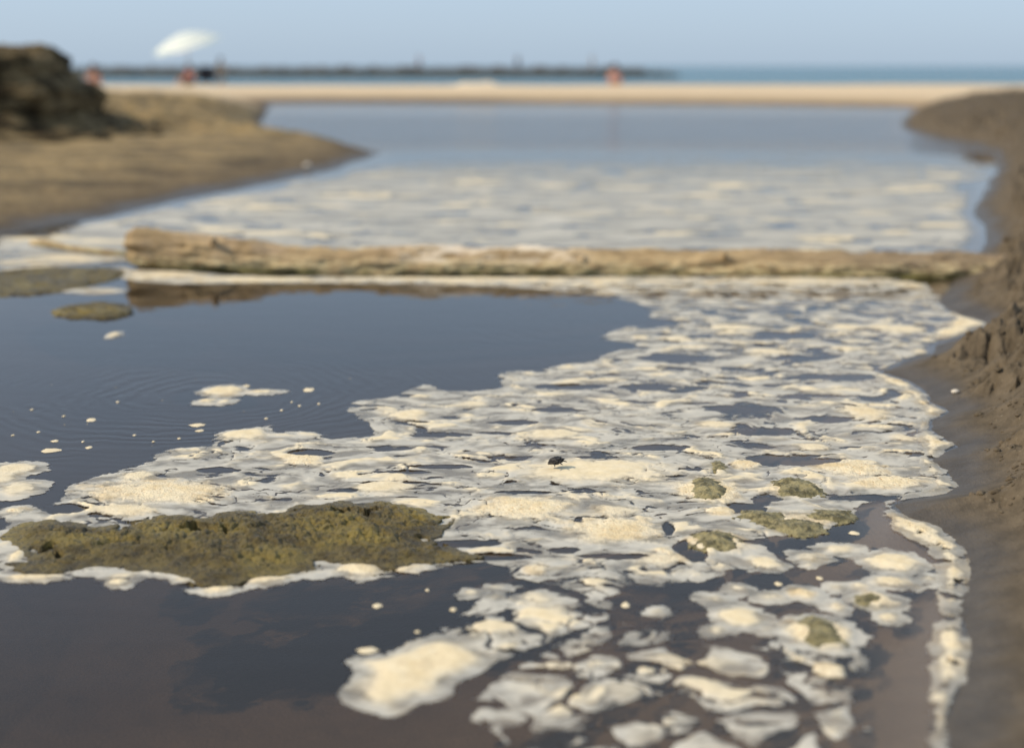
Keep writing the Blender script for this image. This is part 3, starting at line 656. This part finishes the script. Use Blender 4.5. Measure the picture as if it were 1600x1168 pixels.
# broken left end, slightly hollowed
ring = V[i[0]]; cen = ring.mean(0); pts = [ring]; 
for k, (s_, dx) in enumerate(((.82, .010), (.5, .035), (.2, .05))): pts.append(cen + (ring - cen) * s_ + np.array([dx, 0, 0]) + (_r.rand(NA, 3) - .5) * .008)
EV = np.concatenate(pts + [cen[None] + [[.055, 0, 0]]]); EF = []
for k in range(3):
    a = np.arange(NA) + k * NA; b = np.roll(a, -1); EF += np.stack([a, b, b + NA, a + NA], 1).tolist()
a = np.arange(NA) + 3 * NA; EF += np.stack([a, np.roll(a, -1), np.full(NA, 4 * NA), np.full(NA, 4 * NA)], 1).tolist()
me = bpy.data.meshes.new('broken_end'); me.from_pydata(EV.tolist(), [], [f if f[2] != f[3] else f[:3] for f in EF]); link_mesh('broken_end', me, M_WOOD, logr)
for X, dz, ln, ang in ((330, .02, .07, 1.9), (905, .0, .05, 2.2), (1120, .015, .06, 1.7)):
    x = at_depth(X, 400, 7)[0]; zc = float(np.interp(x, xs, zt - rr)); r0 = float(np.interp(x, xs, rr))
    d = Vector((.15, math.cos(ang + 1.2) , math.sin(ang + 1.2) * .9)); d = Vector((.1, -.75, .6)).normalized()
    p = Vector((x + .2, log_y(x) - 7.0, zc + dz)) + d * (r0 - .03)
    from_bm('branch_stub', tube_bm([p, p + d * ln * .6, p + d * ln], [.022, .018, .014], 9, None, .18), M_WOOD, logr)
# thin stick left of the log
sx0, sx1 = at(48, 382, .045), at(196, 392, .03)
st = tube_bm([(sx0[0], sx0[1], .055), (sx0[0] + .07, sx0[1] - .01, .052), (sx0[0] + .22, sx0[1] - .06, .036), (sx1[0] - .1, sx1[1], .022), (sx1[0] + .05, sx1[1], .012)], [.016, .026, .017, .016, .014], 9, None, .15)
stick = tag(from_bm('driftwood_stick', st, M_WOOD), 'thin pale driftwood stick poking out left of the log end', 'stick')

# ------------------------------------------------------------------ eroded sand cliff on the left
M_CLIFF = NT('cliff_sand'); t = M_CLIFF
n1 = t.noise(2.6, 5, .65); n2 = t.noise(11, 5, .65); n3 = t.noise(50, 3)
cc = t.mix(t.mr(n1, .38, .64), (.040, .029, .015), (.235, .17, .085))  # deep shade and sunlit patches of the face put into the sand colour
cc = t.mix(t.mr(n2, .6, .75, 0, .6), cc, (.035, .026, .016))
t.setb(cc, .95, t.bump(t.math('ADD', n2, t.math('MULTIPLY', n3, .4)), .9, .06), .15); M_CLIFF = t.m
NXc, NYc = 180, 150
prof = np.array([(-.05, 1.0), (.05, 1.0), (.22, .95), (.34, .88), (.40, .78), (.40, .68), (.52, .62), (.66, .56), (.74, .48), (.72, .36), (.66, .26), (.80, .20), (1.15, .10), (1.65, .0), (2.0, -.12)])   # outwards, up: section of the cut face
pt = np.linspace(0, 1, NYc); cl = np.r_[0, np.cumsum(np.hypot(*np.diff(prof, axis=0).T))]; cl /= cl[-1]
po = np.interp(pt, cl, prof[:, 0]); ph = np.interp(pt, cl, prof[:, 1])
# the brow of the cut, seen from above, running from the left towards the spit and back
brow = smooth_poly(np.array([(-13, 15.6), (-9.5, 16.8), (-7.6, 17.6), (-6.45, 17.9), (-6.15, 18.6), (-6.35, 19.6), (-7.4, 20.6), (-9.5, 21.6), (-13, 22.6)]), 0)
bl_ = np.r_[0, np.cumsum(np.hypot(*np.diff(brow, axis=0).T))]; bs = np.linspace(0, bl_[-1], NXc)
bx = np.interp(bs, bl_, brow[:, 0]); by = np.interp(bs, bl_, brow[:, 1])
k9 = np.ones(13) / 13; bx = np.convolve(np.pad(bx, 6, 'edge'), k9, 'valid'); by = np.convolve(np.pad(by, 6, 'edge'), k9, 'valid')
tx, ty = np.gradient(bx), np.gradient(by); ln_ = np.hypot(tx, ty); nx_, ny_ = ty / ln_, -tx / ln_
S, Tt = np.meshgrid(bs, pt, indexing='ij')
nzc = fbm(S, Tt * 2.2, 1.6, 5, .6) * .34 + fbm(S, Tt * 3.0, 5.5, 4, .6, sx=4) * .13
hz = 1.10 + .10 * fbm(bs, bs * 0 + 3, .8, 3)
O = po[None] + nzc * sst(0, .15, Tt) * .9
cx = bx[:, None] + nx_[:, None] * O; cy = by[:, None] + ny_[:, None] * O
cz = .14 + ph[None] * hz[:, None] + .15 * fbm(cx, cy + Tt * 3, 2.4, 4) + .04 * fbm(cx, cy + Tt * 3, 8, 3)
V = np.stack([cx.ravel(), cy.ravel(), cz.ravel()], 1)
# level crown behind the brow
F = grid_faces(NXc, NYc)
top_c = np.array([[-10.5, 19.2, 1.33]]); V = np.concatenate([V, top_c])
me = bpy.data.meshes.new('sand_cliff')
fl_ = F.tolist(); idx = np.arange(NXc) * NYc
fl_ += [[int(idx[k + 1]), int(idx[k]), NXc * NYc] for k in range(NXc - 1)]
me.from_pydata(V.tolist(), [], fl_)
bmx = bmesh.new(); bmx.from_mesh(me); bmesh.ops.recalc_face_normals(bmx, faces=bmx.faces); bmx.to_mesh(me); bmx.free()
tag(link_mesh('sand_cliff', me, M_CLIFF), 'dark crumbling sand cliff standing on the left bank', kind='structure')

# ------------------------------------------------------------------ small things on the banks and foam
M_CHAR = plain('charred_wood', (.016, .013, .011), .6, .5, 220)
p = at(868, 735)
bm = bmesh.new(); bmesh.ops.create_icosphere(bm, subdivisions=4, radius=1)
for v_ in bm.verts:
    a = np.array([v_.co.x]); b = np.array([v_.co.y + v_.co.z * 1.7])
    k = 1 + .35 * fbm(a, b, 1.6, 4)[0] + .15 * fbm(a, b, 6, 2)[0]
    v_.co = Vector((v_.co.x * .021 * k, v_.co.y * .016 * k, max(-.5, v_.co.z) * .011 * k))
for v_ in bm.verts:                                             # pointed left end, ragged right
    v_.co.z *= 1 - .4 * max(0, -v_.co.x / .021); v_.co.y *= 1 - .5 * max(0, -v_.co.x / .021)
tagc = from_bm('charred_fragment', bm, M_CHAR, smooth=False); tagc.location = (p[0], p[1], .025); tagc.rotation_euler = (0, -.2, .25)
tag(tagc, 'small black charred crumb lying on the smooth cream foam', 'charred wood')
for k, (dx, dy, ln, an) in enumerate(((.004, -.012, .016, -1.2), (.014, -.006, .014, -.6), (-.006, -.012, .012, -1.9))):
    ch = from_bm('splinter', tube_bm([(dx, dy, 0), (dx + math.cos(an) * ln, dy + math.sin(an) * ln, -.005)], [.0022, .001], 5), M_CHAR, tagc)
M_STONE = plain('pale_stone', (.62, .56, .46), .55, .2, 60)
def pebble(X, Y, r, z, label, mat):
    x, y = at(X, Y, z); zz = float(land_height(np.array([x]), np.array([y]))[0])
    bm = bmesh.new(); bmesh.ops.create_icosphere(bm, subdivisions=3, radius=1)
    sd = rng.uniform(0, 50)
    for v_ in bm.verts:
        k = 1 + .22 * fbm(np.array([v_.co.x + sd]), np.array([v_.co.y + v_.co.z]), 1.3, 3)[0]
        v_.co = Vector((v_.co.x * r * k, v_.co.y * r * .8 * k, v_.co.z * r * .6 * k))
    o = from_bm('pebble', bm, mat); o.location = (x, y, zz + r * .35); return tag(o, label, 'pebble')
pebble(480, 261, .035, .03, 'single pale pebble glinting near the tip of the left spit', M_STONE)
pebble(1495, 574, .012, .10, 'tiny whitish pebble lodged in the rough sand of the right bank', M_STONE)
# loose clods on the right bank
bm0 = bmesh.new(); bmesh.ops.create_icosphere(bm0, subdivisions=2, radius=1)
tv = np.array([v_.co for v_ in bm0.verts]); tf = np.array([[v_.index for v_ in f.verts] for f in bm0.faces]); bm0.free()
cV, cF, n0 = [], [], 0
cxs, cys = [], []
while len(cxs) < 700:
    X = rng.uniform(1440, 1640); Y = rng.uniform(385, 760) if rng.random() < .88 else rng.uniform(760, 1060)
    x, y = at(X, Y, .1); cxs.append(x); cys.append(y)
cxs, cys = np.array(cxs), np.array(cys); czs = land_height(cxs, cys); css = -sdf(shore, cxs, cys)
for x, y, z, s_ in zip(cxs, cys, czs, css):
    if s_ < .12: continue
    r = .003 + .011 * rng.random() ** 3 * (y / 4)
    w = tv * (1 + .75 * fbm(tv[:, 0] * 1.2 + n0 * .37, tv[:, 1] + tv[:, 2] * 1.3, 1.9, 3)[:, None])
    w = w * np.array([r * rng.uniform(.8, 1.3), r * rng.uniform(.8, 1.3), r * .7]) + np.array([x, y, z + r * .05])
    cV.append(w); cF.append(tf + n0); n0 += len(tv)
tag(link_mesh('sand_crumbs', np_mesh('sand_crumbs', np.concatenate(cV), np.concatenate(cF)), M_SAND), 'loose crumbs of wet sand strewn over the right bank', kind='stuff')

# ------------------------------------------------------------------ breakwater of boulders
M_ROCK = plain('breakwater_rock', (.048, .047, .040), .85, .5, .35)
bw = empty('breakwater', (-15, 150, -.12), 'long low breakwater of dark boulders running out into the sea', 'breakwater')
rocks = []
for k in range(7):
    bm = bmesh.new(); bmesh.ops.create_icosphere(bm, subdivisions=2, radius=1)
    for v_ in bm.verts:
        kk = 1 + .35 * fbm(np.array([v_.co.x + 9 * k]), np.array([v_.co.y + 1.4 * v_.co.z]), 1.1, 3)[0]
        v_.co = Vector((v_.co.x * kk * 1.1, v_.co.y * kk, v_.co.z * kk * .8))
    me = bpy.data.meshes.new('boulder'); bm.to_mesh(me); bm.free(); me.materials.append(M_ROCK); rocks.append(me)
bx0, bx1 = -48.0, 17.2
for k in range(290):
    f = (k + rng.random()) / 290; x = bx0 + (bx1 - bx0) * f
    lvl = rng.choice((0, 0, 1, 1, 2)); end = sst(1.0, .90, np.array(f))
    o = bpy.data.objects.new('boulder', rocks[k % 7]); COL.objects.link(o); o.parent = bw
    r = rng.uniform(.34, .54)
    o.location = (x + 15, rng.uniform(-1, 1) * (1.6 - .6 * lvl) + (.3 if lvl else -.5), (-.05 + .33 * lvl) * (0.35 + .65 * float(end)))
    o.rotation_euler = (rng.uniform(0, 6), rng.uniform(0, 6), rng.uniform(0, 6)); s_ = r * (.6 + .4 * float(end)); o.scale = (s_, s_, s_)
bm = bmesh.new()
prev = None
for k in range(67):
    x = k * (bx1 - bx0) / 66 + bx0 + 15; hh = .86 + .03 * math.sin(k * 1.7) - (.5 if k > 62 else 0)
    ringv = [bm.verts.new((x, yy, zz)) for yy, zz in ((-1.9, -.3), (-1.0, hh * .6), (0, hh), (1.2, hh * .6), (2.1, -.3))]
    if prev:
        for a in range(4): bm.faces.new((prev[a], prev[a + 1], ringv[a + 1], ringv[a]))
    prev = ringv
from_bm('core', bm, M_ROCK, bw)

# ------------------------------------------------------------------ people, parasol and chairs on the beach (far, small, out of focus)
M_SKIN = plain('skin', (.50, .29, .19), .55, .08, 9); M_SKIN2 = plain('tanned_skin', (.42, .21, .12), .55, .08, 9)
M_HAIR = plain('hair', (.03, .02, .015), .6); M_RED = plain('red_cloth', (.30, .075, .075), .8); M_PINK = plain('pink_cloth', (.50, .28, .24), .8)
M_DARK = plain('dark_cloth', (.035, .035, .042), .8); M_BEIGE = plain('beige_cloth', (.58, .50, .40), .8); M_BLUE = plain('blue_cloth', (.06, .10, .18), .8)
POSES = {
 'stand': dict(pel=(0, 0, .93), ch=(0, -.01, 1.28), nk=(0, 0, 1.47), hd=(0, -.02, 1.63), sh=.19, el=((.25, .02, 1.18)), ha=(.22, -.16, .98), kn=(.10, -.02, .50), an=(.12, .02, .08), to=(.13, -.14, .03)),
 'sit': dict(pel=(0, 0, .12), ch=(0, -.02, .48), nk=(0, -.05, .66), hd=(0, -.09, .81), sh=.19, el=(.27, -.10, .36), ha=(.16, -.36, .40), kn=(.14, -.42, .42), an=(.13, -.62, .08), to=(.13, -.76, .04))}
def person(loc, rz, label, pose='sit', skin=None, top=None, low=None, group=None, scale=1.0):
    skin = skin or M_SKIN; q = POSES[pose]
    root = empty('person', loc, label, 'person', group, rz); root.scale = (scale,) * 3
    vs, es, rs = [], [], []
    def add(p, r, par=None):
        vs.append(p); rs.append(r)
        if par is not None: es.append((par, len(vs) - 1))
        return len(vs) - 1
    pel = add(q['pel'], .135); ch = add(q['ch'], .15, pel); nk = add(q['nk'], .058, ch); hd0 = add(tuple(np.array(q['nk']) * .5 + np.array(q['hd']) * .5), .07, nk); hd = add(q['hd'], .098, hd0)
    for s in (-1, 1):
        m = lambda p: (p[0] * s, p[1], p[2])
        sh = add((q['sh'] * s, q['ch'][1], q['ch'][2] + .10), .062, ch); el = add(m(q['el']), .043, sh); ha = add(m(q['ha']), .030, el)
        pw = np.array(m(q['ha'])); dr = pw - np.array(m(q['el'])); dr = dr / np.linalg.norm(dr)
        add(tuple(pw + dr * .09), .036, ha)
        hp = add((.095 * s, q['pel'][1] - .01, q['pel'][2] - .02), .095, pel); kn = add(m(q['kn']), .062, hp); an = add(m(q['an']), .040, kn); add(m(q['to']), .034, an)
    me = bpy.data.meshes.new('body'); me.from_pydata(vs, es, []); o = bpy.data.objects.new('body', me); COL.objects.link(o); o.parent = root
    me.materials.append(skin)
    sk = o.modifiers.new('skin', 'SKIN'); sub = o.modifiers.new('sub', 'SUBSURF'); sub.levels = sub.render_levels = 2
    for i_, r_ in enumerate(rs): me.skin_vertices[0].data[i_].radius = (r_, r_)
    me.skin_vertices[0].data[0].use_root = True
    hp = Vector(q['hd'])
    bm = bmesh.new(); bmesh.ops.create_uvsphere(bm, u_segments=16, v_segments=10, radius=.125)
    bmesh.ops.delete(bm, geom=[v_ for v_ in bm.verts if v_.co.z < -.01 and v_.co.y < .03], context='VERTS')
    for v_ in bm.verts: v_.co = v_.co + hp + Vector((0, .02, .025))
    from_bm('hair', bm, M_HAIR, root)
    if top:
        a, b = Vector(q['pel']), Vector(q['ch'])
        bm = tube_bm([a + Vector((0, 0, .02)), a.lerp(b, .5), b, b + Vector((0, -.01, .13)), b + Vector((0, -.01, .17))], [.165, .165, .19, .15, .085], 16)
        for v_ in bm.verts: v_.co.x *= 1.15
        from_bm('shirt', bm, top, root)
    if low:
        for s in (-1, 1):
            h_ = Vector((.095 * s, q['pel'][1], q['pel'][2])); k_ = Vector((q['kn'][0] * s, q['kn'][1], q['kn'][2]))
            from_bm('trouser_leg', tube_bm([h_, h_.lerp(k_, .5), h_.lerp(k_, .92)], [.125, .10, .085], 12), low, root)
    return root
def gz(x, y): return float(land_height(np.array([x]), np.array([y]))[0])
def on_beach(X, d): x = (X - 800) / FPX * d / math.cos(PITCH) * 1.0; return x
def spot(X, d):
    x = at_depth(X, 110, d)[0]; return (x, d, gz(x, d))
BP = 'people sitting on the beach'
person(spot(145, 54), .5, 'bare shouldered person sitting on the sand right of the dark cliff', 'sit', M_SKIN2, None, M_PINK, BP)
person(spot(297, 54), -.6, 'person in a red top sitting under the striped parasol', 'sit', M_SKIN, M_RED, M_DARK, BP)
person(spot(960, 54), .1, 'sunburnt person sitting alone on the middle of the far beach', 'sit', M_SKIN2, M_PINK, M_PINK, BP)
person(spot(345, 56), .3, 'pale clothed child standing behind the dark beach chair', 'stand', M_SKIN, M_BEIGE, M_BEIGE, None, .72)
FP = 'people standing on the breakwater'
for X, lb, tp in ((655, 'person in pink standing on the middle of the breakwater', M_PINK), (809, 'person in dark clothes standing on the breakwater', M_DARK), (925, 'person in pale clothes standing near the outer end of the breakwater', M_BEIGE)):
    x = at_depth(X, 100, 150)[0]; person((x, 150, .55), rng.uniform(-1, 1), lb, 'stand', M_SKIN2, tp, M_DARK if tp is not M_BEIGE else M_BEIGE, FP, .85)
# folding chair
def box_bm(size, loc, rot=(0, 0, 0)):
    bm = bmesh.new(); bmesh.ops.create_cube(bm, size=1)
    bmesh.ops.scale(bm, vec=size, verts=bm.verts); bmesh.ops.bevel(bm, geom=bm.edges[:], offset=min(size) * .25, segments=2, affect='EDGES')
    bmesh.ops.rotate(bm, cent=(0, 0, 0), matrix=Matrix.Rotation(rot[0], 3, 'X'), verts=bm.verts); bmesh.ops.translate(bm, vec=loc, verts=bm.verts); return bm
x, y, z = spot(322, 54.5)
chair = empty('beach_chair', (x, y, z), 'dark folding beach chair beside the person in the red top', 'chair', None, .2)
from_bm('seat', box_bm((.56, .46, .04), (0, 0, .30)), M_DARK, chair); from_bm('backrest', box_bm((.56, .04, .60), (0, .30, .58), (-.35, 0, 0)), M_DARK, chair)
for sx_ in (-.27, .27):
    for a_, b_ in (((sx_, -.22, .30), (sx_, .26, 0)), ((sx_, .22, .30), (sx_, -.26, 0))):
        from_bm('leg', tube_bm([a_, b_], [.014, .014], 8), M_DARK, chair)
    from_bm('armrest', box_bm((.05, .46, .025), (sx_, 0, .50)), plain('dark_red', (.12, .02, .03)), chair)
# parasol
pc = at_depth(288, 78, 55); x, y = pc[0] + .1, 55.0; z0 = gz(x, y)
par = empty('parasol', (x, y, z0), 'tilted white and pale green striped parasol open on the far beach', 'parasol')
t = NT('parasol_cloth'); tc = t.n('ShaderNodeTexCoord'); so = t.sep(tc.outputs['Object'])
rad = t.math('SQRT', t.math('ADD', t.math('MULTIPLY', so[0], so[0]), t.math('MULTIPLY', so[1], so[1])))
stp = t.mr(t.math('SINE', t.math('MULTIPLY', rad, 26)), -.2, .2)
t.setb(t.mix(stp, (.80, .79, .72), (.50, .58, .53)), .8); M_PAR = t.m
top_p = Vector((pc[0] - x, 0, pc[2] + .62 - z0)); RC = 1.32
tilt = Matrix.Rotation(R(-13), 3, 'Y') @ Matrix.Rotation(R(10), 3, 'X')
bm = bmesh.new(); rings = []
for k in range(9):
    f = k / 8; ringv = []
    for a in range(32):
        an = a * 2 * math.pi / 32; sc = 1 - .045 * f * abs(math.sin(an * 4))
        ringv.append(bm.verts.new(tilt @ Vector((math.cos(an) * RC * f * sc + 1e-4 * a, math.sin(an) * RC * f * sc, -.50 * f ** 1.7 + .05 * f * abs(math.sin(an * 4)) * .5))))
    rings.append(ringv)
for k in range(8):
    for a in range(32): bm.faces.new((rings[k][a], rings[k][(a + 1) % 32], rings[k + 1][(a + 1) % 32], rings[k + 1][a]))
for a in range(32):
    pass
bmesh.ops.remove_doubles(bm, verts=bm.verts, dist=.004)
can = from_bm('canopy', bm, M_PAR, par); can.location = top_p
M_POLE = plain('pole_metal', (.62, .62, .62), .4, .1)
from_bm('pole', tube_bm([(0.0, 0, -.25), top_p + tilt @ Vector((0, 0, -.5)) * 1.0, top_p + Vector((0, 0, .08))], [.02, .02, .012], 10), M_POLE, par)
for a in range(8):
    an = a * 2 * math.pi / 8
    pts = [top_p + tilt @ Vector((math.cos(an) * RC * f, math.sin(an) * RC * f, -.50 * f ** 1.7 - .015)) for f in (.02, .35, .7, 1)]
    from_bm('rib', tube_bm(pts, [.007] * 4, 6), M_POLE, par)
# heap of dry sand
xh = at_depth(750, 128, 49)[0]
bm = bmesh.new(); rings = []
for k in range(9):
    f = k / 8; rings.append([])
    for a in range(28):
        an = a * 2 * math.pi / 28; px_, py_ = math.cos(an) * 1.0 * f, math.sin(an) * .7 * f
        nz_ = fbm(np.array([px_ + 3]), np.array([py_]), 2.2, 3)[0]
        rings[-1].append(bm.verts.new((px_ + 1e-4 * a, py_, .17 * (1 - f ** 1.6) * (1 + .9 * nz_) - .04)))
for k in range(8):
    for a in range(28): bm.faces.new((rings[k][a], rings[k][(a + 1) % 28], rings[k + 1][(a + 1) % 28], rings[k + 1][a]))
hp_ = from_bm('sand_heap', bm, plain('dry_sand', (.66, .54, .38), .95, .12, 12)); hp_.location = (xh, 46, gz(xh, 46)); tag(hp_, 'low heap of pale dry sand on the crest of the far beach', 'sand heap')
